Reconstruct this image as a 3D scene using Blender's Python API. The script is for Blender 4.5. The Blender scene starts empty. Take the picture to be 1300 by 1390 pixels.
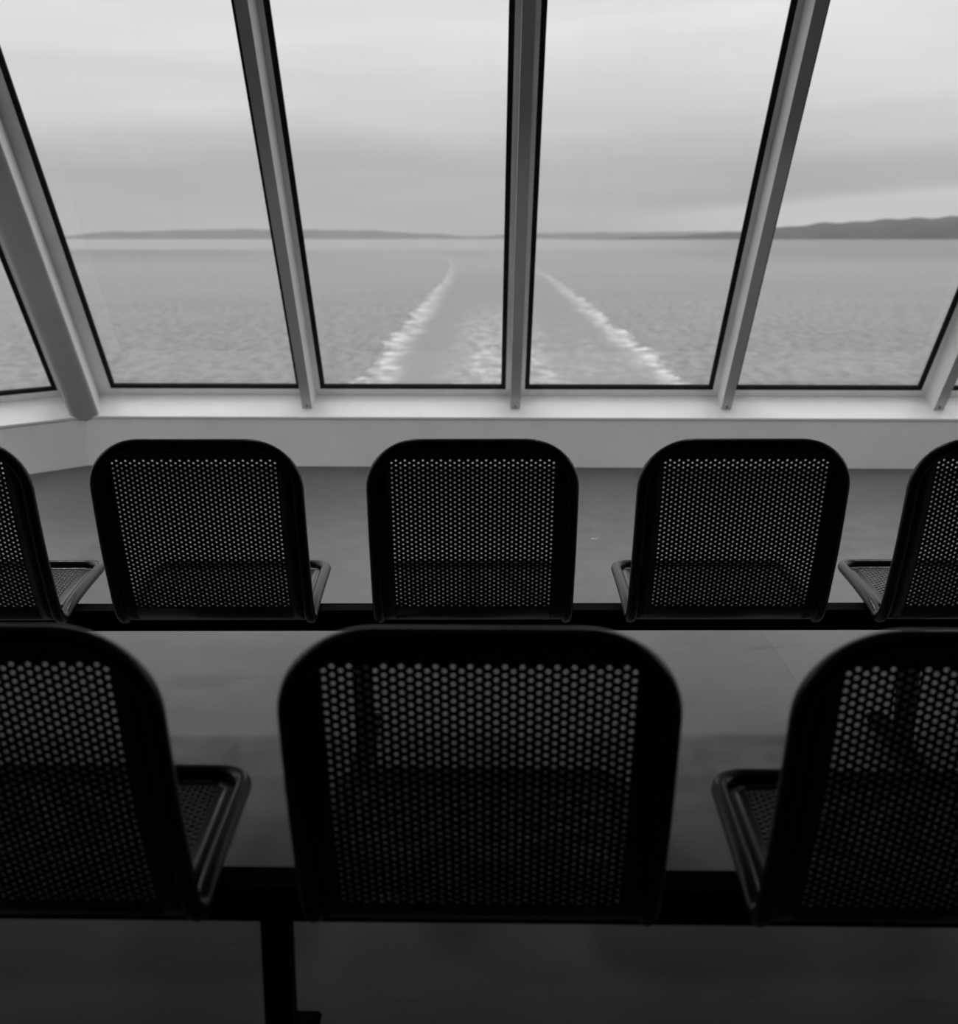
import bpy, bmesh, math, random
from mathutils import Vector, Matrix

random.seed(7)
sc = bpy.context.scene
col = sc.collection
PI = math.pi
R = math.radians

# ------------------------------------------------------------------ helpers
def lin(v):
    v /= 255.0
    return v / 12.92 if v <= 0.04045 else ((v + 0.055) / 1.055) ** 2.4

def link(name, me, mat=None, parent=None):
    o = bpy.data.objects.new(name, me)
    col.objects.link(o)
    if mat is not None:
        me.materials.append(mat)
    if parent is not None:
        o.parent = parent
    return o

def mesh_obj(name, bm, mat, parent=None, smooth=None):
    me = bpy.data.meshes.new(name)
    bmesh.ops.recalc_face_normals(bm, faces=bm.faces)
    bm.to_mesh(me)
    bm.free()
    if smooth is not None:
        me.shade_smooth()
        me.set_sharp_from_angle(angle=R(smooth))
    return link(name, me, mat, parent)

def tag(o, label=None, cat=None, group=None, kind=None):
    if label: o['label'] = label
    if cat: o['category'] = cat
    if group: o['group'] = group
    if kind: o['kind'] = kind
    return o

def empty(name, loc=(0, 0, 0), rz=0.0):
    o = bpy.data.objects.new(name, None)
    col.objects.link(o)
    o.location = loc
    o.rotation_euler = (0, 0, rz)
    o.empty_display_size = 0.1
    return o

def add_box(bm, lo, hi, M=None):
    v = []
    for z in (lo[2], hi[2]):
        for x, y in ((lo[0], lo[1]), (hi[0], lo[1]), (hi[0], hi[1]), (lo[0], hi[1])):
            p = Vector((x, y, z))
            v.append(bm.verts.new(M @ p if M else p))
    for f in ((0, 3, 2, 1), (4, 5, 6, 7), (0, 1, 5, 4), (1, 2, 6, 5), (2, 3, 7, 6), (3, 0, 4, 7)):
        bm.faces.new([v[i] for i in f])
    return v

def bevel_all(bm, w, seg=2):
    bmesh.ops.bevel(bm, geom=[e for e in bm.edges if len(e.link_faces) == 2 and e.calc_face_angle(0) > 0.5],
                    offset=w, segments=seg, affect='EDGES', profile=0.5, clamp_overlap=True)

def prism(bm, bottom, top):
    """bottom, top: equal length loops of points"""
    a = [bm.verts.new(p) for p in bottom]
    b = [bm.verts.new(p) for p in top]
    n = len(a)
    for i in range(n):
        bm.faces.new((a[i], a[(i + 1) % n], b[(i + 1) % n], b[i]))
    bm.faces.new(a[::-1])
    bm.faces.new(b)

def add_tube(bm, pts, r, seg=12, closed=False):
    n = len(pts)
    rings = []
    prev = None
    for i in range(n):
        if closed:
            t = (pts[(i + 1) % n] - pts[i - 1]).normalized()
        else:
            t = (pts[min(i + 1, n - 1)] - pts[max(i - 1, 0)]).normalized()
        if prev is None:
            ref = Vector((0, 0, 1)) if abs(t.z) < 0.9 else Vector((0, 1, 0))
            a = (ref - t * ref.dot(t)).normalized()
        else:
            a = (prev - t * prev.dot(t)).normalized()
        prev = a
        b = t.cross(a)
        rings.append([pts[i] + (a * math.cos(2 * PI * k / seg) + b * math.sin(2 * PI * k / seg)) * r for k in range(seg)])
    vs = [[bm.verts.new(p) for p in ring] for ring in rings]
    m = n if closed else n - 1
    for i in range(m):
        A = vs[i]
        B = vs[(i + 1) % n]
        off = 0
        if closed and i == n - 1:      # best twist match on the closing ring
            off = min(range(seg), key=lambda o: sum((A[k].co - B[(k + o) % seg].co).length for k in range(seg)))
        for k in range(seg):
            bm.faces.new((A[k], A[(k + 1) % seg], B[(k + 1 + off) % seg], B[(k + off) % seg]))
    if not closed:
        bm.faces.new(vs[0][::-1])
        bm.faces.new(vs[-1])

# ------------------------------------------------------------------ node helpers
class G:
    """tiny expression builder over shader nodes"""
    def __init__(self, nt):
        self.nt = nt
        self.n = nt.nodes
        self.l = nt.links
    def new(self, t, **kw):
        nd = self.n.new(t)
        for k, v in kw.items():
            setattr(nd, k, v)
        return nd
    def put(self, sock, v):
        if isinstance(v, bpy.types.NodeSocket):
            self.l.new(v, sock)
        elif isinstance(v, (tuple, list)) and len(v) == 3 and sock.type == 'RGBA':
            sock.default_value = (*v, 1)
        elif isinstance(v, (int, float)) and sock.type == 'RGBA':
            sock.default_value = (v, v, v, 1)
        elif isinstance(v, (int, float)) and sock.type == 'VECTOR':
            sock.default_value = (v, v, v)
        else:
            sock.default_value = v
    def m(self, op, a, b=0.0, c=0.0, clamp=False):
        nd = self.new('ShaderNodeMath', operation=op, use_clamp=clamp)
        self.put(nd.inputs[0], a)
        self.put(nd.inputs[1], b)
        self.put(nd.inputs[2], c)
        return nd.outputs[0]
    def add(self, a, b): return self.m('ADD', a, b)
    def sub(self, a, b): return self.m('SUBTRACT', a, b)
    def mul(self, a, b): return self.m('MULTIPLY', a, b)
    def div(self, a, b): return self.m('DIVIDE', a, b)
    def ss(self, x, e0, e1, o0=0.0, o1=1.0):
        nd = self.new('ShaderNodeMapRange', interpolation_type='SMOOTHSTEP', clamp=True)
        for i, v in enumerate((x, e0, e1, o0, o1)):
            self.put(nd.inputs[i], v)
        return nd.outputs[0]
    def noise(self, vec, scale, detail=3.0, rough=0.5, dist=0.0):
        nd = self.new('ShaderNodeTexNoise')
        if vec is not None:
            self.l.new(vec, nd.inputs['Vector'])
        nd.inputs['Scale'].default_value = scale
        nd.inputs['Detail'].default_value = detail
        nd.inputs['Roughness'].default_value = rough
        nd.inputs['Distortion'].default_value = dist
        return nd.outputs[0]
    def mapping(self, vec, loc=(0, 0, 0), rot=(0, 0, 0), scale=(1, 1, 1)):
        nd = self.new('ShaderNodeMapping')
        self.l.new(vec, nd.inputs[0])
        nd.inputs[1].default_value = loc
        nd.inputs[2].default_value = rot
        nd.inputs[3].default_value = scale
        return nd.outputs[0]
    def sep(self, vec):
        nd = self.new('ShaderNodeSeparateXYZ')
        self.l.new(vec, nd.inputs[0])
        return nd.outputs
    def comb(self, x, y, z):
        nd = self.new('ShaderNodeCombineXYZ')
        for i, v in enumerate((x, y, z)):
            self.put(nd.inputs[i], v)
        return nd.outputs[0]
    def ramp(self, fac, stops):
        nd = self.new('ShaderNodeValToRGB')
        cr = nd.color_ramp
        while len(cr.elements) > 1:
            cr.elements.remove(cr.elements[-1])
        cr.elements[0].position = stops[0][0]
        cr.elements[0].color = (*([stops[0][1]] * 3), 1)
        for p, v in stops[1:]:
            e = cr.elements.new(p)
            e.color = (v, v, v, 1)
        self.put(nd.inputs[0], fac)
        return nd.outputs[0]

def material(name):
    m = bpy.data.materials.new(name)
    m.use_nodes = True
    g = G(m.node_tree)
    b = g.n['Principled BSDF']
    out = g.n['Material Output']
    return m, g, b, out

def coords(g):
    return g.new('ShaderNodeTexCoord').outputs['Object']

def geo_pos(g):
    return g.new('ShaderNodeNewGeometry').outputs['Position']

def paint(name, base, rough=0.5, var=0.12, scale=6.0, spec=0.5, coat=0.0, bump=0.0, bscale=60.0, metallic=0.0):
    m, g, b, out = material(name)
    pos = geo_pos(g)
    n = g.noise(pos, scale, 4.0, 0.6)
    v = g.mul(base, g.ss(n, 0.25, 0.75, 1 - var, 1 + var))
    g.put(b.inputs['Base Color'], g.comb(v, v, v))
    b.inputs['Roughness'].default_value = rough
    b.inputs['Specular IOR Level'].default_value = spec
    b.inputs['Coat Weight'].default_value = coat
    b.inputs['Coat Roughness'].default_value = 0.08
    b.inputs['Metallic'].default_value = metallic
    if bump:
        bn = g.new('ShaderNodeBump')
        bn.inputs['Strength'].default_value = bump
        bn.inputs['Distance'].default_value = 0.002
        g.put(bn.inputs['Height'], g.noise(pos, bscale, 3.0))
        g.put(b.inputs['Normal'], bn.outputs[0])
    return m

M = {}
M['white'] = paint('white_paint', 0.86, 0.45, 0.06, 3.0, 0.4, bump=0.15, bscale=160)
M['scrap'] = paint('dull_paper', 0.30, 0.8, 0.2, 90.0, 0.2)
M['sill'] = paint('sill_paint', 0.78, 0.4, 0.04, 4.0, 0.4)
M['wall'] = paint('grey_wall_paint', 0.86, 0.6, 0.05, 2.5, 0.3, bump=0.5, bscale=220)
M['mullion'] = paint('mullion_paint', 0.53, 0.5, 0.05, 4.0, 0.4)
M['gasket'] = paint('black_rubber', 0.006, 0.6, 0.2, 8.0, 0.2)
M['dark_room'] = paint('dark_panel', 0.05, 0.6, 0.15, 1.5, 0.3)
M['ceiling'] = paint('ceiling_panel', 0.30, 0.7, 0.06, 1.5, 0.2)
M['tube'] = paint('black_gloss_tube', 0.006, 0.36, 0.15, 20.0, 0.5, coat=0.05)
M['sheet'] = paint('black_perforated_steel', 0.009, 0.28, 0.15, 20.0, 0.45, coat=0.05)
M['beam'] = paint('black_beam_paint', 0.003, 0.8, 0.15, 12.0, 0.04)

# floor: worn grey sheet flooring
def floor_mat():
    m, g, b, out = material('worn_grey_floor')
    pos = geo_pos(g)
    n1 = g.noise(pos, 1.1, 4.0, 0.55)
    n2 = g.noise(pos, 7.0, 5.0, 0.65)
    n3 = g.noise(pos, 180.0, 2.0, 0.6)
    v = g.mul(0.121, g.ss(n1, 0.25, 0.75, 0.86, 1.14))
    v = g.mul(v, g.ss(n2, 0.3, 0.72, 0.93, 1.07))
    v = g.mul(v, g.ss(n3, 0.3, 0.7, 0.93, 1.07))
    # scuff stains: dark smears
    smear = g.noise(g.mapping(pos, rot=(0, 0, 0.1), scale=(1.6, 6.0, 1)), 1.6, 4.0, 0.7)
    v = g.mul(v, g.ss(smear, 0.60, 0.72, 1.0, 0.80))
    sp = g.sep(pos)
    # seams between the sheets and a slight tone step from sheet to sheet
    k = g.div(g.sub(sp[0], 0.945), 2.6)
    fr = g.m('ABSOLUTE', g.sub(k, g.m('ROUND', k)))
    v = g.mul(v, g.ss(fr, 0.0006, 0.0018, 0.86, 1.0))
    even = g.m('PINGPONG', g.m('FLOOR', k), 1.0)
    v = g.mul(v, g.ss(even, 0.0, 1.0, 1.08, 0.98))
    # floor tone darkens from the seats towards the window wall
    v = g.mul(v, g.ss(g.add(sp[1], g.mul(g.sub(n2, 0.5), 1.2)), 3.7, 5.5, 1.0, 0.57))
    # old round stain
    ex = g.div(g.add(sp[0], 0.83), 0.11)
    ey = g.div(g.sub(sp[1], 2.99), 0.06)
    rr = g.add(g.m('SQRT', g.add(g.mul(ex, ex), g.mul(ey, ey))), g.mul(g.sub(n2, 0.5), 0.8))
    v = g.mul(v, g.ss(rr, 0.5, 1.3, 0.80, 1.0))
    # fine scuff marks
    sc_ = g.noise(g.mapping(pos, rot=(0, 0, 0.5), scale=(2.0, 14.0, 1)), 3.0, 2.0, 0.5)
    v = g.mul(v, g.ss(sc_, 0.71, 0.76, 1.0, 0.85))
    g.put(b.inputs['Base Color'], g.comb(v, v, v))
    g.put(b.inputs['Roughness'], g.ss(n2, 0.3, 0.7, 0.42, 0.58))
    b.inputs['Specular IOR Level'].default_value = 0.25
    bn = g.new('ShaderNodeBump')
    bn.inputs['Strength'].default_value = 0.2
    bn.inputs['Distance'].default_value = 0.001
    g.put(bn.inputs['Height'], n3)
    g.put(b.inputs['Normal'], bn.outputs[0])
    return m
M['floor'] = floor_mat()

# glass
def glass_mat():
    m, g, b, out = material('window_glass')
    g.n.remove(b)
    tr = g.new('ShaderNodeBsdfTransparent')
    tr.inputs[0].default_value = (0.97, 0.97, 0.97, 1)
    gl = g.new('ShaderNodeBsdfGlossy')
    gl.inputs['Roughness'].default_value = 0.02
    gl.inputs['Color'].default_value = (0.9, 0.9, 0.9, 1)
    df = g.new('ShaderNodeBsdfDiffuse')
    df.inputs[0].default_value = (0.7, 0.7, 0.7, 1)
    fr = g.new('ShaderNodeFresnel')
    fr.inputs[0].default_value = 1.35
    mx = g.new('ShaderNodeMixShader')
    g.put(mx.inputs[0], g.mul(fr.outputs[0], 0.5))
    g.put(mx.inputs[1], tr.outputs[0])
    g.put(mx.inputs[2], gl.outputs[0])
    # faint dried streaks
    pos = geo_pos(g)
    st = g.noise(g.mapping(pos, scale=(5.0, 0.6, 0.6)), 1.0, 4.0, 0.6)
    mx2 = g.new('ShaderNodeMixShader')
    g.put(mx2.inputs[0], g.ss(st, 0.5, 0.85, 0.0, 0.018))
    g.put(mx2.inputs[1], mx.outputs[0])
    g.put(mx2.inputs[2], df.outputs[0])
    g.l.new(mx2.outputs[0], out.inputs[0])
    return m
M['glass'] = glass_mat()

# ------------------------------------------------------------------ camera
H = 1.29
PITCH = 12.66
F = 1460.0
cd = bpy.data.cameras.new('camera')
cam = bpy.data.objects.new('camera', cd)
col.objects.link(cam)
cam.location = (0, 0, H)
cam.rotation_euler = (R(90 - PITCH), 0, 0)
cd.sensor_fit = 'HORIZONTAL'
cd.sensor_width = 36.0
cd.lens = 36.0 * F / 1300.0
cd.shift_y = -45.0 / 1300.0
cd.clip_start = 0.05
cd.clip_end = 60000
cd.dof.use_dof = True
cd.dof.focus_distance = 2.95
cd.dof.aperture_fstop = (cd.lens / 1000.0) / 0.0108
sc.camera = cam

# ------------------------------------------------------------------ room shell
TL = math.tan(R(35))
L = Vector((0, -TL, 1.0))              # glazing leans in towards the cabin
YAW = R(-1.1)
ZS, ZG, ZT = 0.29, 0.377, 2.50         # sill front edge, foot of the glazing, ceiling
SD = 0.255                             # sill depth

def yawed(x, y):
    c, s = math.cos(YAW), math.sin(YAW)
    dx, dy = x - 0.2, y - 6.05
    return Vector((0.2 + c * dx - s * dy, 6.05 + s * dx + c * dy, 0))

A = yawed(-2.262, 6.05)
B = yawed(3.86, 6.05)
FL = 3.9
dl = Vector((-math.cos(R(44)), -math.sin(R(44)), 0))
dr = Vector((math.cos(R(45)), -math.sin(R(45)), 0))
A0 = A + dl * FL
B1 = B + dr * FL
base = [A0, A, B, B1]

def offset_poly(pts, d):
    segn = []
    for i in range(len(pts) - 1):
        t = (pts[i + 1] - pts[i]).normalized()
        segn.append(Vector((-t.y, t.x, 0)))      # outward (left of travel = +y for left->right)
    out = []
    for i, p in enumerate(pts):
        if i == 0: out.append(p + segn[0] * d)
        elif i == len(pts) - 1: out.append(p + segn[-1] * d)
        else:
            b = (segn[i - 1] + segn[i]).normalized()
            out.append(p + b * (d / b.dot(segn[i])))
    return out

gl_line = offset_poly(base, SD)
out_line = offset_poly(base, SD + 0.12)
Zv = lambda p, z: Vector((p.x, p.y, z))

# floor, ceiling
YB = -5.0
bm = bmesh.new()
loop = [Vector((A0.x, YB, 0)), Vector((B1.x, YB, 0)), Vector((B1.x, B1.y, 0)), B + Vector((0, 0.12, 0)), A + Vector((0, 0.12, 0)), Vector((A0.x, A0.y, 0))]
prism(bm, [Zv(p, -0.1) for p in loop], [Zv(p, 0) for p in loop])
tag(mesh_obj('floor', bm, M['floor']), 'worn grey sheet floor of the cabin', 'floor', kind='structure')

tops = [p + L * (ZT - ZG) for p in gl_line]
bm = bmesh.new()
loop = [Vector((tops[0].x, YB, 0)), Vector((tops[3].x, YB, 0))] + [tops[3], tops[2], tops[1], tops[0]]
prism(bm, [Zv(p, ZT) for p in loop], [Zv(p, ZT + 0.1) for p in loop])
tag(mesh_obj('ceiling', bm, M['ceiling']), 'cabin ceiling above the windows', 'ceiling', kind='structure')

# low walls under the windows, with sloping sills
names = ['wall_left_front', 'wall_front', 'wall_right_front']
sills = ['trim_1', 'trim_2', 'trim_3']
wl = ['low grey angled wall under the left corner window', 'low grey wall running under the row of windows', 'low grey angled wall past the right windows']
sl = ['bright sloping sill of the angled left window', 'long bright sloping window sill above the grey wall', 'bright sloping sill of the right angled windows']
lip_line = offset_poly(base, -0.006)
for i in range(3):
    bm = bmesh.new()
    prism(bm, [base[i], base[i + 1], Zv(out_line[i + 1], 0), Zv(out_line[i], 0)],
          [Zv(base[i], ZS - 0.012), Zv(base[i + 1], ZS - 0.012), Zv(out_line[i + 1], ZS - 0.012), Zv(out_line[i], ZS - 0.012)])
    tag(mesh_obj(names[i], bm, M['wall']), wl[i], 'wall', kind='structure')
    bm = bmesh.new()
    a, b_ = lip_line[i], lip_line[i + 1]
    c, d = out_line[i + 1], out_line[i]
    zo = ZS + (ZG - ZS) * (SD + 0.12) / SD
    v = [bm.verts.new(p) for p in (Zv(a, ZS - 0.012), Zv(b_, ZS - 0.012), Zv(c, ZS - 0.012), Zv(d, ZS - 0.012),
                                   Zv(a, ZS), Zv(b_, ZS), Zv(c, zo), Zv(d, zo))]
    for f in ((0, 3, 2, 1), (4, 5, 6, 7), (0, 1, 5, 4), (1, 2, 6, 5), (2, 3, 7, 6), (3, 0, 4, 7)):
        bm.faces.new([v[k] for k in f])
    tag(mesh_obj(sills[i], bm, M['sill']), sl[i], 'window sill', kind='structure')

# side and back walls
def side_wall(name, p, q, top, label, sgn):
    bm = bmesh.new()
    prof = [Vector((p.x, YB, 0)), Vector((p.x, p.y, 0)), Vector((p.x, q.y, ZG)), Vector((p.x, top.y, ZT)), Vector((p.x, YB, ZT))]
    prism(bm, prof, [v + Vector((0.1 * sgn, 0, 0)) for v in prof])
    tag(mesh_obj(name, bm, M['dark_room']), label, 'wall', kind='structure')
side_wall('wall_left', A0, gl_line[0], tops[0], 'dark left side wall of the cabin', -1)
side_wall('wall_right', B1, gl_line[3], tops[3], 'dark right side wall of the cabin', 1)
bm = bmesh.new()
add_box(bm, (A0.x, YB - 0.1, 0), (B1.x, YB, ZT))
tag(mesh_obj('wall_back', bm, M['dark_room']), 'dark wall at the back of the cabin', 'wall', kind='structure')

# windows ---------------------------------------------------------------
SIDE, BOT, TOPM = 0.056, 0.040, 0.06
HS = ZT - ZG
def window(idx, P, Q, label, sl_=SIDE, sr_=SIDE):
    """P,Q: foot points of the bay on the glazing line"""
    t = (Q - P)
    W = t.length
    t = t / W
    n = t.cross(L).normalized()
    if n.y > 0: n = -n                       # inward
    P3 = Zv(P, ZG)
    def pt(u, h, off): return P3 + t * u + L * h + n * off
    def ring(bm, o, i_, z0, z1):
        def corners(r, z): return [pt(r[0], r[2], z), pt(r[1], r[2], z), pt(r[1], r[3], z), pt(r[0], r[3], z)]
        vo0 = [bm.verts.new(p) for p in corners(o, z0)]
        vo1 = [bm.verts.new(p) for p in corners(o, z1)]
        vi0 = [bm.verts.new(p) for p in corners(i_, z0)]
        vi1 = [bm.verts.new(p) for p in corners(i_, z1)]
        for k in range(4):
            j = (k + 1) % 4
            bm.faces.new((vo1[k], vo1[j], vi1[j], vi1[k]))
            bm.faces.new((vo0[k], vi0[k], vi0[j], vo0[j]))
            bm.faces.new((vo0[k], vo0[j], vo1[j], vo1[k]))
            bm.faces.new((vi0[k], vi1[k], vi1[j], vi0[j]))
    outer = (0, W, -0.02, HS)
    hole = (sl_, W - sr_, BOT, HS - TOPM)
    g_in = (sl_ + 0.027, W - sr_ - 0.027, BOT + 0.025, HS - TOPM - 0.02)
    bm = bmesh.new()
    ring(bm, outer, hole, -0.04, 0.0)
    w = tag(mesh_obj('window_%d' % idx, bm, M['white']), label, 'window', kind='structure')
    bm = bmesh.new()
    ring(bm, hole, g_in, -0.016, -0.003)
    mesh_obj('gasket', bm, M['gasket'], w)
    bm = bmesh.new()
    q = (hole[0] + .004, hole[1] - .004, hole[2] + .004, hole[3] - .004)
    lo = [pt(q[0], q[2], -0.022), pt(q[1], q[2], -0.022), pt(q[1], q[3], -0.022), pt(q[0], q[3], -0.022)]
    prism(bm, lo, [p + n * 0.005 for p in lo])
    mesh_obj('pane', bm, M['glass'], w)
    return t, n

tdir = (B - A).normalized()
mull_x = [-0.990, 0.2125, 1.424, 2.635]
def on_glass(x):                               # foot point on main glazing line at mullion world x (inner)
    p0, p1 = gl_line[1], gl_line[2]
    k = (x - p0.x) / (p1.x - p0.x)
    return p0.lerp(p1, k)
feet = [gl_line[1]] + [on_glass(x) for x in mull_x] + [gl_line[2]]
wlabels = ['tall leaning window beside the thick corner post', 'leaning window with the left edge of the wake in it',
           'leaning window with the right edge of the wake in it', 'leaning window with the dark headland in it', 'leaning window at the right edge of the view']
for i in range(5):
    window(i + 1, feet[i], feet[i + 1], wlabels[i], SIDE if i else 0.185, SIDE if i < 4 else 0.185)
for side, (P, Q) in enumerate(((gl_line[0], gl_line[1]), (gl_line[2], gl_line[3]))):
    for k in range(3):
        a = P.lerp(Q, k / 3)
        b_ = P.lerp(Q, (k + 1) / 3)
        inner_r = side == 0 and k == 2
        inner_l = side == 1 and k == 0
        window(6 + side * 3 + k, a, b_, ['leaning angled window ' + ['two bays left of', 'one bay left of the one beside', 'directly left of'][k] + ' the thick corner post', 'leaning angled window ' + ['directly past', 'one bay past', 'two bays past'][k] + ' the right corner'][side],
               0.13 if inner_l else SIDE, 0.13 if inner_r else SIDE)

# mullions: slim fins standing in from the glazing
def sill_z(p, seg):
    t = (base[seg + 1] - base[seg]).normalized()
    nn = Vector((-t.y, t.x, 0))
    d = (p - base[seg]).dot(nn)
    return ZS + (ZG - ZS) * d / SD
DV = 0.198                                     # fin depth measured level
trim_n = [4]
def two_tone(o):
    """grey on faces turned to the cabin, white on all others"""
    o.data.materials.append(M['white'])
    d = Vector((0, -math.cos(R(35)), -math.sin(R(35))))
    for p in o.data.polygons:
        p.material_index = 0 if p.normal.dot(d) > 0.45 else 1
def fin(foot, t, half, label, depth=DV, seg=1):
    nn = Vector((-t.y, t.x, 0))
    if nn.y < 0: nn = -nn
    foot = Zv(foot, ZG)
    sec = [foot - t * half - nn * depth, foot + t * half - nn * depth, foot + t * half, foot - t * half]
    bot = []
    for p in sec:                              # slide down the lean until the sill is met
        h = 0.0
        for _ in range(30):
            q = p + L * h
            h -= (q.z - sill_z(Zv(q, 0), seg)) * 0.7
        bot.append(p + L * (h - 0.001))
    top = [p + L * (ZT - ZG) for p in sec]
    bm = bmesh.new()
    prism(bm, bot, top)
    bevel_all(bm, 0.005, 2)
    o = tag(mesh_obj('trim_%d' % trim_n[0], bm, M['mullion'], smooth=40), label, 'mullion', kind='structure')
    two_tone(o)
    trim_n[0] += 1
    return o, bot
mlab = ['slim leaning mullion left of the wake', 'slim leaning mullion across the middle of the wake',
        'slim leaning mullion between the wake and the headland', 'slim leaning mullion at the right edge of the view']
for i in range(4):
    o, bot = fin(feet[i + 1], tdir, 0.0285, mlab[i])
    bm = bmesh.new()                           # small screw at the foot of the fin
    front = (bot[0] + bot[1]) / 2 + L * 0.02
    nrm = Vector((0, -math.cos(R(35)), -math.sin(R(35))))
    bmesh.ops.create_uvsphere(bm, u_segments=10, v_segments=6, radius=0.006, matrix=Matrix.Translation(front))
    mesh_obj('screw', bm, M['gasket'], o, 60)
for side, (P, Q, sg) in enumerate(((gl_line[0], gl_line[1], 0), (gl_line[2], gl_line[3], 2))):
    for k in (1, 2):
        fin(P.lerp(Q, k / 3), (Q - P).normalized(), 0.0285, ['slim leaning mullion of the angled left windows, ' + ['', 'far from', 'near'][k] + ' the corner post', 'slim leaning mullion of the angled right windows, ' + ['', 'near', 'far from'][k] + ' the corner'][side], 0.16, sg)

# round-fronted corner posts
def post(k, label, wl_, wr_):
    A_, Gc = base[k], gl_line[k]
    out = (Gc - A_).normalized()
    side = Vector((-out.y, out.x, 0))
    r = 0.084
    c = A_ + out * 0.045 - side * 0.010
    sec = []
    for j in range(17):                     # shallow flattened front
        a = PI * j / 16
        ca, sa = math.cos(a), math.sin(a)
        sec.append(c + side * (r * math.copysign(abs(ca) ** 0.34, ca)) - out * (0.062 * abs(sa) ** 0.7))
    sec += [Gc - side * r * wr_ + out * 0.03, Gc + side * r * wl_ + out * 0.03]
    z0 = 0.272
    bot = [Zv(p, z0) for p in sec]
    top = [p + L * (ZT - z0) for p in bot]
    bm = bmesh.new()
    prism(bm, bot, top)
    o = tag(mesh_obj('trim_%d' % trim_n[0], bm, M['mullion'], smooth=40), label, 'corner post', kind='structure')
    two_tone(o)
    trim_n[0] += 1
post(1, 'thick round-fronted leaning post at the left corner', 1.0, 1.5)
post(2, 'thick leaning post at the right corner', 1.5, 1.0)

# ------------------------------------------------------------------ chairs
PROF = [(-0.004, .8485), (.012, .78), (.032, .69), (.057, .59), (.083, .51), (.103, .452), (.122, .414), (.152, .3945),
        (.195, .408), (.25, .4185), (.33, .428), (.41, .4345), (.447, .4345), (.462, .432)]
def catmull(P, n=10):
    out = []
    for i in range(len(P) - 1):
        p0 = Vector(P[max(i - 1, 0)]); p1 = Vector(P[i]); p2 = Vector(P[i + 1]); p3 = Vector(P[min(i + 2, len(P) - 1)])
        for k in range(n):
            t = k / n
            out.append(0.5 * ((2 * p1) + (-p0 + p2) * t + (2 * p0 - 5 * p1 + 4 * p2 - p3) * t * t + (-p0 + 3 * p1 - 3 * p2 + p3) * t ** 3))
    out.append(Vector(P[-1]))
    return out
pl = catmull(PROF)
cum = [0.0]
for i in range(1, len(pl)):
    cum.append(cum[-1] + (pl[i] - pl[i - 1]).length)
STOT = cum[-1]
def prof(s):
    s = max(0.0, min(STOT, s))
    lo, hi = 0, len(cum) - 1
    while hi - lo > 1:
        mid = (lo + hi) // 2
        if cum[mid] <= s: lo = mid
        else: hi = mid
    t = (s - cum[lo]) / (cum[hi] - cum[lo])
    p = pl[lo].lerp(pl[hi], t)
    a, b = pl[max(lo - 2, 0)], pl[min(hi + 2, len(pl) - 1)]
    d = (b - a).normalized()
    return p, Vector((-d.y, d.x))          # point (y,z), normal
def surf(u, s, off=0.0):
    p, n = prof(s)
    return Vector((u, p.x + n.x * off, p.y + n.y * off))
# which way does the normal point? positive off = towards the sitter
HW = 0.2235
RT = 0.0135
def rrect(hw, s0, s1, rt, rb, step=0.02, nc=10):
    """loop in the (u,s) sheet: s0 = top of the back, s1 = front of the seat"""
    pts = []
    def line(a, b):
        n = max(1, int((Vector(b) - Vector(a)).length / step))
        for k in range(n):
            pts.append((a[0] + (b[0] - a[0]) * k / n, a[1] + (b[1] - a[1]) * k / n))
    def arc(c, r, a0, a1):
        for k in range(nc):
            a = a0 + (a1 - a0) * k / nc
            pts.append((c[0] + r * math.cos(a), c[1] + r * math.sin(a)))
    # going: top edge left->right, right side down, front right->left, left side up
    line((-hw + rt, s0), (hw - rt, s0)); arc((hw - rt, s0 + rt), rt, -PI / 2, 0)
    line((hw, s0 + rt), (hw, s1 - rb)); arc((hw - rb, s1 - rb), rb, 0, PI / 2)
    line((hw - rb, s1), (-hw + rb, s1)); arc((-hw + rb, s1 - rb), rb, PI / 2, PI)
    line((-hw, s1 - rb), (-hw, s0 + rt)); arc((-hw + rt, s0 + rt), rt, PI, 1.5 * PI)
    return pts

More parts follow.
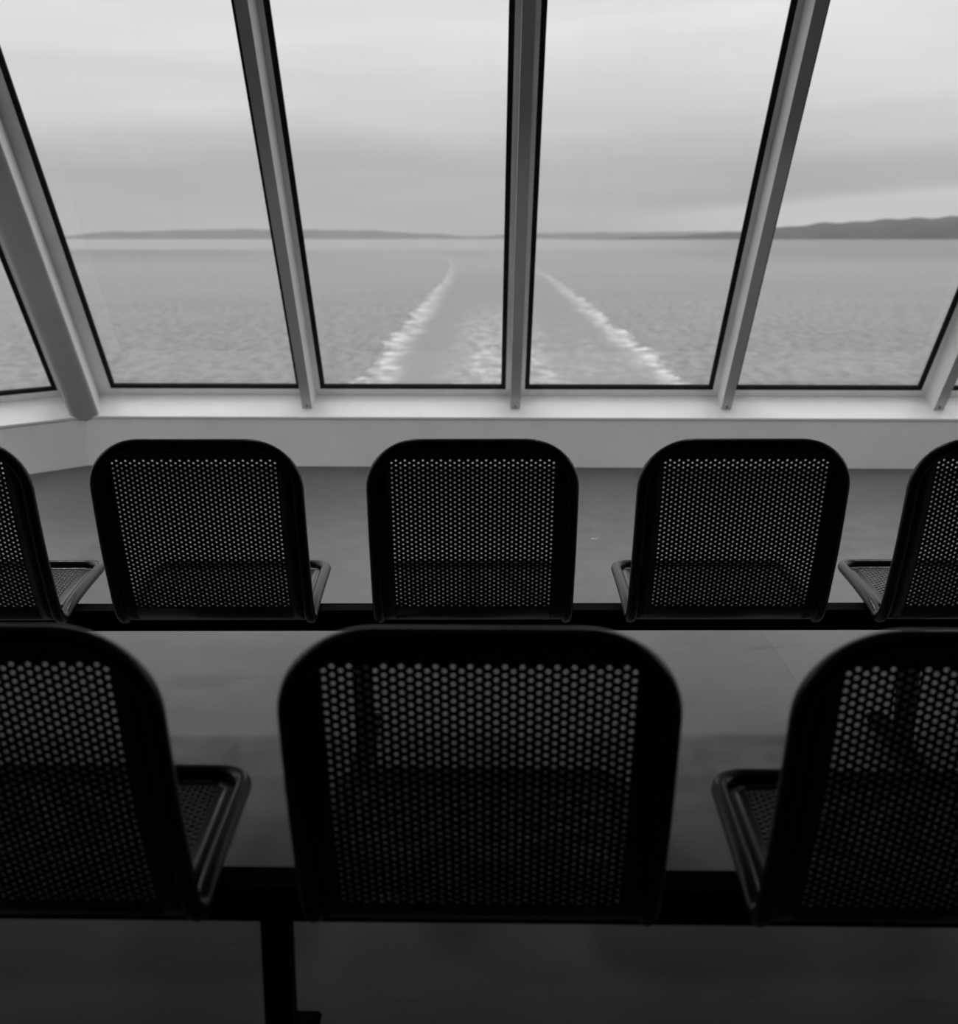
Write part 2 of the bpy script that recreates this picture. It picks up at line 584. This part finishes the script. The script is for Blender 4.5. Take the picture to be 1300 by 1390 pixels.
CP = 0.0099                                # column pitch of the punched holes
RP = 0.0120                                # row pitch
NC = 37
HR = 0.0027
HR_SEAT = 0.0022
UI = CP * NC / 2
S_TOP = 0.030
SB = cum[min(range(len(pl)), key=lambda i: (pl[i] - Vector((.138, .399))).length)]   # bottom of the back
def punched(bm, s0, nrows, off, HR=HR, seg=10):
    """brick-laid cells, each a rectangle with a round hole"""
    for c in range(NC):
        u0 = -UI + c * CP
        u1 = u0 + CP
        uc = (u0 + u1) / 2
        shift = 0.5 * RP if c % 2 == 0 else 0.0
        def quad(sa, sb):
            bm.faces.new([bm.verts.new(surf(u, s, off)) for u, s in ((u0, sa), (u1, sa), (u1, sb), (u0, sb))])
        if shift:
            quad(s0, s0 + shift)
            rows = nrows - 1
            quad(s0 + shift + rows * RP, s0 + nrows * RP)
        else:
            rows = nrows
        for r_ in range(rows):
            sa = s0 + shift + r_ * RP
            sb = sa + RP
            scn = (sa + sb) / 2
            inner, outer = [], []
            for k in range(seg):
                a = 2 * PI * (k + 0.5) / seg
                ca, sn = math.cos(a), math.sin(a)
                inner.append(bm.verts.new(surf(uc + HR * ca, scn + HR * sn, off)))
                kx = (CP / 2) / max(abs(ca), 1e-6)
                ky = (RP / 2) / max(abs(sn), 1e-6)
                q = min(kx, ky)
                outer.append((uc + q * ca, scn + q * sn))
            # add the four corners in order
            ov = [bm.verts.new(surf(u, s, off)) for u, s in outer]
            cor = {}
            for k in range(seg):
                j = (k + 1) % seg
                a, b = outer[k], outer[j]
                on_v_a = abs(abs(a[0] - uc) - CP / 2) < 1e-7
                on_v_b = abs(abs(b[0] - uc) - CP / 2) < 1e-7
                if on_v_a != on_v_b:
                    cx = a[0] if on_v_a else b[0]
                    cy = b[1] if on_v_a else a[1]
                    cv = bm.verts.new(surf(cx, cy, off))
                    bm.faces.new((inner[k], ov[k], cv, ov[j], inner[j]))
                else:
                    bm.faces.new((inner[k], ov[k], ov[j], inner[j]))

def clampf(x, a, b): return max(a, min(b, x))
def margin(bm, loop, s0, s1, off, part):
    """solid border between the tube line and the punched field; part 0 = back, 1 = seat"""
    n = len(loop)
    for i in range(n):
        a, b = loop[i], loop[(i + 1) % n]
        if part == 0 and (a[1] > s1 + 1e-6 or b[1] > s1 + 1e-6): continue
        if part == 1 and (a[1] < s0 - 1e-6 or b[1] < s0 - 1e-6): continue
        ia = (clampf(a[0], -UI, UI), clampf(a[1], s0, s1))
        ib = (clampf(b[0], -UI, UI), clampf(b[1], s0, s1))
        pts = [a, b, ib] + ([ia] if (Vector(ia) - Vector(ib)).length > 1e-6 else [])
        bm.faces.new([bm.verts.new(surf(u, s, off)) for u, s in pts])

OFF = -0.004
S_BEND = cum[min(range(len(pl)), key=lambda i: abs(pl[i].x - .107))]     # last punched row of the back
S_SEAT = cum[min(range(len(pl)), key=lambda i: abs(pl[i].x - .185))]     # first punched row of the seat
n_back = int(round((S_BEND - S_TOP) / RP))
bk_end = S_TOP + n_back * RP
sb_end = SB
n_seat = int((STOT - 0.028 - S_SEAT) / RP)
se_end = S_SEAT + n_seat * RP
def strip(bm, sa, sb, off):
    n = max(2, int((sb - sa) / 0.008))
    for k in range(n):
        a, b = sa + (sb - sa) * k / n, sa + (sb - sa) * (k + 1) / n
        bm.faces.new([bm.verts.new(surf(u, q, off)) for u, q in ((-UI, a), (UI, a), (UI, b), (-UI, b))])
# make the outline loop meet the back / seat split exactly
def split_loop():
    lp = rrect(HW, 0.0, STOT, 0.106, 0.055)
    res = []
    for i in range(len(lp)):
        a, b = lp[i], lp[(i + 1) % len(lp)]
        res.append(a)
        if (a[1] - sb_end) * (b[1] - sb_end) < -1e-9:
            t = (sb_end - a[1]) / (b[1] - a[1])
            res.append((a[0] + (b[0] - a[0]) * t, sb_end))
    return res
LOOP = split_loop()
def sheet_mesh(part):
    bm = bmesh.new()
    if part == 0:
        punched(bm, S_TOP, n_back, OFF)
        strip(bm, bk_end, sb_end, OFF)
        margin(bm, LOOP, S_TOP, sb_end, OFF, 0)
    else:
        punched(bm, S_SEAT, n_seat, OFF, HR_SEAT)
        strip(bm, sb_end, S_SEAT, OFF)
        margin(bm, LOOP, sb_end, se_end, OFF, 1)
    bmesh.ops.remove_doubles(bm, verts=bm.verts, dist=1e-5)
    return bm

def make_chair():
    root = empty('perforated_chair')
    bm = bmesh.new()
    add_tube(bm, [surf(u, s) for u, s in rrect(HW, 0.0, STOT, 0.106, 0.055, 0.015, 12)], RT, 14, True)
    mesh_obj('tube_frame', bm, M['tube'], root, 60)
    for part, nm in ((0, 'backrest'), (1, 'seat')):
        o = mesh_obj(nm, sheet_mesh(part), M['sheet'], root, 30)
        md = o.modifiers.new('thick', 'SOLIDIFY')
        md.thickness = 0.0022
        md.offset = 0
    for sx in (-1, 1):
        bm = bmesh.new()
        x = sx * 0.192
        add_box(bm, (x - 0.02, 0.198, 0.3955), (x + 0.02, 0.258, 0.408))
        bevel_all(bm, 0.003, 2)
        mesh_obj('mounting_bracket', bm, M['beam'], root, 40)
    return root

def copy_tree(o, parent=None):
    c = o.copy()
    col.objects.link(c)
    if parent is not None:
        c.parent = parent
    for ch in list(o.children):
        copy_tree(ch, c)
    return c

def make_beam(x0, x1, legs):
    root = empty('seat_rail')
    bm = bmesh.new()
    add_box(bm, (x0, 0.20, 0.342), (x1, 0.253, 0.395))
    bevel_all(bm, 0.004, 2)
    mesh_obj('crossbar', bm, M['beam'], root, 40)
    for x in legs:
        bm = bmesh.new()
        add_box(bm, (x - 0.02, 0.207, 0.028), (x + 0.02, 0.246, 0.342))
        bevel_all(bm, 0.004, 2)
        lg = mesh_obj('leg', bm, M['beam'], root, 40)
        bm = bmesh.new()
        prism(bm, [Vector((x - 0.025, 0.05, 0.012)), Vector((x + 0.025, 0.05, 0.012)), Vector((x + 0.025, 0.42, 0.012)), Vector((x - 0.025, 0.42, 0.012))],
              [Vector((x - 0.02, 0.06, 0.026)), Vector((x + 0.02, 0.06, 0.026)), Vector((x + 0.02, 0.41, 0.026)), Vector((x - 0.02, 0.41, 0.026))])
        for yy in (0.065, 0.405):
            bmesh.ops.create_cone(bm, cap_ends=True, segments=16, radius1=0.024, radius2=0.02, depth=0.012,
                                  matrix=Matrix.Translation((x, yy, 0.006)))
        add_box(bm, (x - 0.021, 0.205, 0.022), (x + 0.021, 0.248, 0.03))
        mesh_obj('foot', bm, M['beam'], lg, 40)
    return root

proto = make_chair()
rows = [
    # y of the top of the backs, yaw, chairs (x), leg positions, beam range
    (2.31, R(0.25), [-1.225, -0.626, -0.014, 0.588, 1.19], [-0.29, 1.085], -1.55, 1.60),
    (1.148, R(-0.9), [-0.606, 0.0, 0.598], [-0.296, 1.06], -1.30, 1.30),
]
labels = [
    ['black perforated chair cut off by the left edge in the row nearer the windows',
     'black perforated chair in the window-side row, second from the left edge',
     'black perforated chair at the middle of the window-side row',
     'black perforated chair in the window-side row, second from the right edge',
     'black perforated chair cut off by the right edge in the row nearer the windows'],
    ['large dark perforated chair cut off at left in the nearest row',
     'large dark perforated chair seen whole in the middle of the nearest row',
     'large dark perforated chair cut off at right in the nearest row'],
]
rowgrp = ['chairs of the row nearer the windows', 'chairs of the nearest row']
blabels = ['long black beam carrying the five chairs nearer the windows', 'long black beam carrying the three nearest chairs']
first = True
for ri, (y, rz, xs, legs, b0, b1) in enumerate(rows):
    for ci, x in enumerate(xs):
        c = proto if first else copy_tree(proto)
        first = False
        c.location = (x * math.cos(rz), y + x * math.sin(rz), 0)
        c.rotation_euler = (0, 0, rz)
        tag(c, labels[ri][ci], 'chair', rowgrp[ri])
    bmr = make_beam(b0, b1, legs)
    bmr.location = (0, y, 0)
    bmr.rotation_euler = (0, 0, rz)
    tag(bmr, blabels[ri], 'seat rail')

# ------------------------------------------------------------------ scrap on the floor
bm = bmesh.new()
nu, nv = 9, 5
gr = []
for i in range(nu):
    row = []
    for j in range(nv):
        u, v_ = i / (nu - 1) - 0.5, j / (nv - 1) - 0.5
        row.append(bm.verts.new((0.507 + u * 0.034 + v_ * 0.006, 4.54 + v_ * 0.014 + u * 0.012, 0.0008 + 0.006 * (abs(u) * 2) ** 2 * (0.6 + v_))))
    gr.append(row)
for i in range(nu - 1):
    for j in range(nv - 1):
        bm.faces.new((gr[i][j], gr[i + 1][j], gr[i + 1][j + 1], gr[i][j + 1]))
tag(mesh_obj('paper_scrap', bm, M['scrap'], smooth=60), 'tiny pale curled scrap lying on the grey floor between the window-side chairs', 'litter')

# ------------------------------------------------------------------ sea, wake, land
SEA = -9.0
def sea_mat():
    m, g, b, out = material('grey_sea')
    pos = geo_pos(g)
    s = g.sep(pos)
    n = g.noise(g.mapping(pos, rot=(0, 0, 0.3), scale=(1.4, 0.7, 1)), 0.8, 3.0, 0.55)
    n2 = g.noise(g.mapping(pos, scale=(0.35, 1.0, 1)), 0.06, 3.0, 0.6)
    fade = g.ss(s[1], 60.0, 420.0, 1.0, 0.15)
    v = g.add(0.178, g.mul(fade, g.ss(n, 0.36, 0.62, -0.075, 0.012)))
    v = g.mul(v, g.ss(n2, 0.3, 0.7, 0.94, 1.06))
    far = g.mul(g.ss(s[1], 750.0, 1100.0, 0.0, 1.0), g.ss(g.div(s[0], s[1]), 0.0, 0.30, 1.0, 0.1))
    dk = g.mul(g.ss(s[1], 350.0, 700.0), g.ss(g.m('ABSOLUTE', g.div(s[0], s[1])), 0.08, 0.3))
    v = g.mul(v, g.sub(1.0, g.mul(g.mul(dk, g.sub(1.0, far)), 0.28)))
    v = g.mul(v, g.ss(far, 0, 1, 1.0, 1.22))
    g.put(b.inputs['Base Color'], g.comb(v, v, v))
    b.inputs['Roughness'].default_value = 0.5
    b.inputs['Specular IOR Level'].default_value = 0.25
    bn = g.new('ShaderNodeBump')
    bn.inputs['Strength'].default_value = 0.5
    bn.inputs['Distance'].default_value = 0.3
    g.put(bn.inputs['Height'], n)
    g.put(b.inputs['Normal'], bn.outputs[0])
    return m
M['sea'] = sea_mat()
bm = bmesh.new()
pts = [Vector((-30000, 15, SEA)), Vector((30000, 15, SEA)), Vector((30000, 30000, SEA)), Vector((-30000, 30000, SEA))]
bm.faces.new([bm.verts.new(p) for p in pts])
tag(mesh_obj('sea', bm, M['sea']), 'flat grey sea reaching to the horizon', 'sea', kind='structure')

# wake: two foaming edges with churned water between them, trailing straight astern
def wake_mat():
    m, g, b, out = material('wake_foam')
    pos = geo_pos(g)
    s = g.sep(pos)
    x, y = s[0], s[1]
    wob = g.mul(g.sub(g.noise(g.mapping(pos, scale=(0.3, 0.22, 1)), 0.6, 4.0, 0.65), 0.5), 4.2)
    xw = g.add(x, wob)
    turn = g.mul(g.ss(y, 260.0, 1000.0), 24.0)            # the track bends away far astern
    cl = g.sub(-9.0, turn)
    cr = g.sub(g.add(15.2, g.m('MINIMUM', g.mul(g.sub(y, 78), 0.022), 4.5)), turn)
    fine = g.noise(g.mapping(pos, scale=(0.5, 0.45, 1)), 1.1, 6.0, 0.72)
    mid = g.noise(g.mapping(pos, rot=(0, 0, 0.5), scale=(0.8, 0.45, 1)), 0.9, 5.0, 0.68)
    near_ = g.mul(g.ss(y, 100.0, 420.0, 1.0, 0.30), g.ss(y, 450.0, 1000.0, 1.0, 0.0))
    def band(c, w, sgn):
        d = g.mul(g.sub(xw, c), sgn)                       # positive = towards the middle of the wake
        return g.mul(g.ss(d, -0.5, 0.15), g.ss(d, 0.2, w, 1.0, 0.0))
    fL = g.mul(band(cl, 3.6, 1.0), g.ss(fine, 0.40, 0.64, 0.06, 0.95))
    fR = g.mul(band(cr, 3.6, -1.0), g.ss(fine, 0.40, 0.64, 0.06, 0.95))
    cd_ = g.m('ABSOLUTE', g.sub(xw, 2.2))
    fC = g.mul(g.mul(g.ss(cd_, 1.5, 6.5, 0.55, 0.0), g.ss(mid, 0.42, 0.64)), g.ss(y, 80, 200, 1.0, 0.0))
    fC2 = g.mul(g.mul(g.ss(g.m('ABSOLUTE', g.sub(xw, 10.0)), 0.5, 5.0, 0.35, 0.0), g.ss(mid, 0.48, 0.7)), g.ss(y, 80, 160, 1.0, 0.0))
    foam = g.mul(g.m('MAXIMUM', g.m('MAXIMUM', fL, fR), g.m('MAXIMUM', fC, fC2)), near_)
    inside = g.mul(g.ss(xw, g.sub(cl, 0.5), g.add(cl, 0.8)), g.ss(xw, g.sub(cr, 0.8), g.add(cr, 0.5), 1.0, 0.0))
    inside = g.mul(inside, g.ss(y, 300.0, 900.0, 0.85, 0.0))
    alpha = g.m('MAXIMUM', foam, inside, clamp=True)
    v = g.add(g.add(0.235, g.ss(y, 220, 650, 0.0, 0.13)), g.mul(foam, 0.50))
    g.put(b.inputs['Base Color'], g.comb(v, v, v))
    b.inputs['Roughness'].default_value = 0.7
    b.inputs['Specular IOR Level'].default_value = 0.15
    g.put(b.inputs['Alpha'], alpha)
    return m
M['wake'] = wake_mat()
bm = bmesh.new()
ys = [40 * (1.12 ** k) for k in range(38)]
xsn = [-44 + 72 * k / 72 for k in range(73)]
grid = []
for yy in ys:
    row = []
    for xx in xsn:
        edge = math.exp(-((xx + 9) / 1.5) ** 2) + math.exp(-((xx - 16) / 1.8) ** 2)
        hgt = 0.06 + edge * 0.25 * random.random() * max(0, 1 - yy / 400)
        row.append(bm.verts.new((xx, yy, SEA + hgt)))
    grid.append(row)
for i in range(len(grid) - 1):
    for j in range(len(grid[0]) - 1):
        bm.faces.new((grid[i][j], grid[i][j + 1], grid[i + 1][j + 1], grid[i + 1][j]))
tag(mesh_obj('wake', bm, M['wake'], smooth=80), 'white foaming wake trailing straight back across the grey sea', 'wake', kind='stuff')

# far shores
def land_mat(name, val, var):
    m, g, b, out = material(name)
    pos = geo_pos(g)
    n = g.noise(g.mapping(pos, scale=(1, 1, 4)), 0.004, 5.0, 0.65)
    v = g.mul(val, g.ss(n, 0.3, 0.7, 1 - var, 1 + var))
    g.put(b.inputs['Base Color'], g.comb(v, v, v))
    b.inputs['Roughness'].default_value = 1.0
    b.inputs['Specular IOR Level'].default_value = 0.0
    return m
def ridge(name, dist, prof_px, mat, label):
    """prof_px: (bearing tangent, height in metres) list"""
    bm = bmesh.new()
    n = 160
    rowf, rowm, rowt, rowb = [], [], [], []
    rng = random.Random(name + label)
    ph = [rng.random() * 6 for _ in range(4)]
    for i in range(n + 1):
        t = i / n
        tx = prof_px[0][0] + (prof_px[-1][0] - prof_px[0][0]) * t
        h = prof_px[-1][1]
        for k in range(len(prof_px) - 1):
            if prof_px[k][0] <= tx <= prof_px[k + 1][0]:
                q = (tx - prof_px[k][0]) / (prof_px[k + 1][0] - prof_px[k][0])
                q = q * q * (3 - 2 * q)
                h = prof_px[k][1] + (prof_px[k + 1][1] - prof_px[k][1]) * q
                break
        h *= 1 + 0.02 * math.sin(tx * 40 + ph[0]) + 0.025 * math.sin(tx * 97 + ph[1]) + 0.03 * math.sin(tx * 211 + ph[2])
        h = max(h, 0.5)
        rowf.append(bm.verts.new((tx * dist, dist, SEA - 1)))
        rowm.append(bm.verts.new((tx * dist, dist + 60, SEA + h * 0.6)))
        rowt.append(bm.verts.new((tx * dist, dist + 160, SEA + h)))
        rowb.append(bm.verts.new((tx * dist, dist + 900, SEA + h * 0.3)))
    for r0, r1 in ((rowf, rowm), (rowm, rowt), (rowt, rowb)):
        for i in range(n):
            bm.faces.new((r0[i], r0[i + 1], r1[i + 1], r1[i]))
    return tag(mesh_obj(name, bm, mat, smooth=60), label, 'shore', kind='structure')
def brg(px): return (px - 650) / 1460.0
M['land_far'] = land_mat('hazy_shore', 0.20, 0.04)
M['land_near'] = land_mat('dark_headland', 0.128, 0.05)
ridge('far_shore', 6500, [(brg(-250), 14), (brg(80), 18), (brg(150), 44), (brg(330), 58), (brg(480), 52), (brg(580), 34), (brg(640), 16), (brg(720), 34), (brg(850), 40), (brg(1000), 44), (brg(1150), 30), (brg(1500), 30)],
      M['land_far'], 'low hazy shoreline along the horizon')
ridge('headland', 5200, [(brg(780), 0), (brg(900), 14), (brg(1000), 34), (brg(1070), 60), (brg(1130), 78), (brg(1200), 95), (brg(1260), 104), (brg(1340), 108), (brg(1700), 150)],
      M['land_near'], 'dark wooded headland on the horizon at the right')

# ------------------------------------------------------------------ sky
def build_world():
    w = bpy.data.worlds.new('overcast_sky')
    sc.world = w
    w.use_nodes = True
    g = G(w.node_tree)
    bg = g.n['Background']
    d = g.new('ShaderNodeTexCoord').outputs['Generated']
    s = g.sep(d)
    x, y, z = s[0], s[1], s[2]
    hor = g.m('SQRT', g.add(g.mul(x, x), g.mul(y, y)))
    el = g.m('ARCTAN2', z, hor)                          # radians
    deg = g.mul(el, 180 / PI)
    az = g.m('ARCTAN2', x, y)
    v3 = g.comb(g.mul(az, 1.0), g.mul(el, 3.2), g.mul(g.m('ABSOLUTE', az), 0.0))
    cl = g.noise(v3, 2.6, 5.0, 0.55, 0.4)
    cl2 = g.noise(g.comb(g.mul(az, 1.0), g.mul(el, 9.0), 3.1), 2.4, 4.0, 0.5, 0.3)
    e2 = g.add(deg, g.mul(g.sub(cl, 0.5), 3.2))
    fac = g.m('DIVIDE', e2, 90.0, clamp=True)
    base_ = g.ramp(fac, [(0.0, lin(189)), (1.6 / 90, lin(189)), (3.6 / 90, lin(190)), (6.2 / 90, lin(217)), (9.7 / 90, lin(232)), (11.5 / 90, lin(238)), (14 / 90, lin(245)), (28 / 90, 1.35), (60 / 90, SKY_Z), (1.0, SKY_Z)])
    v = g.mul(base_, g.ss(cl2, 0.25, 0.75, 0.93, 1.07))
    # bright clear band lying over the headland on the right
    up = g.ss(az, 0.05, 0.42, 0.9, 2.35)                  # upper edge of the band in degrees
    up = g.add(up, g.mul(g.sub(cl2, 0.5), 0.5))
    band = g.mul(g.ss(deg, g.sub(up, 0.35), g.add(up, 0.15), 1.0, 0.0), g.ss(az, 0.06, 0.32))
    dark_ = g.mul(g.ss(deg, up, g.add(up, 0.5)), g.ss(deg, g.add(up, 0.8), g.add(up, 3.5), 1.0, 0.0))
    dark_ = g.mul(dark_, g.ss(az, 0.06, 0.32))
    v = g.add(v, g.mul(band, 0.11))
    v = g.sub(v, g.mul(dark_, 0.035))
    below = g.ss(deg, -0.5, 0.0, 0.0, 1.0)
    v = g.mul(v, g.ss(below, 0, 1, 0.45, 1.0))
    g.put(bg.inputs[0], g.comb(v, v, v))
    bg.inputs[1].default_value = 1.0
SKY_Z = 2.1
build_world()

# ------------------------------------------------------------------ cabin lamps (in the ceiling, above the frame)
def lamp(name, loc, size, power, shape='DISK', rot=(0, 0, 0), size_y=None):
    ld = bpy.data.lights.new(name, 'AREA')
    ld.shape = shape
    ld.size = size
    if size_y: ld.size_y = size_y
    ld.energy = power
    o = bpy.data.objects.new(name, ld)
    col.objects.link(o)
    o.location = loc
    o.rotation_euler = rot
    return o
for x in (-3.2, -1.9, -0.6, 0.7, 2.0, 3.3):
    o = lamp('ceiling_lamp', (x, 3.5, ZT - 0.02), 0.16, 8.0, rot=(R(14), 0, 0))
    o.data.spread = R(110)

# ------------------------------------------------------------------ look
sc.view_settings.view_transform = 'Standard'
sc.view_settings.look = 'None'
sc.view_settings.exposure = 0.0
sc.view_settings.gamma = 1.0
sc.cycles.use_denoising = True
sc.cycles.max_bounces = 10
sc.cycles.transparent_max_bounces = 24
sc.cycles.sample_clamp_indirect = 6.0
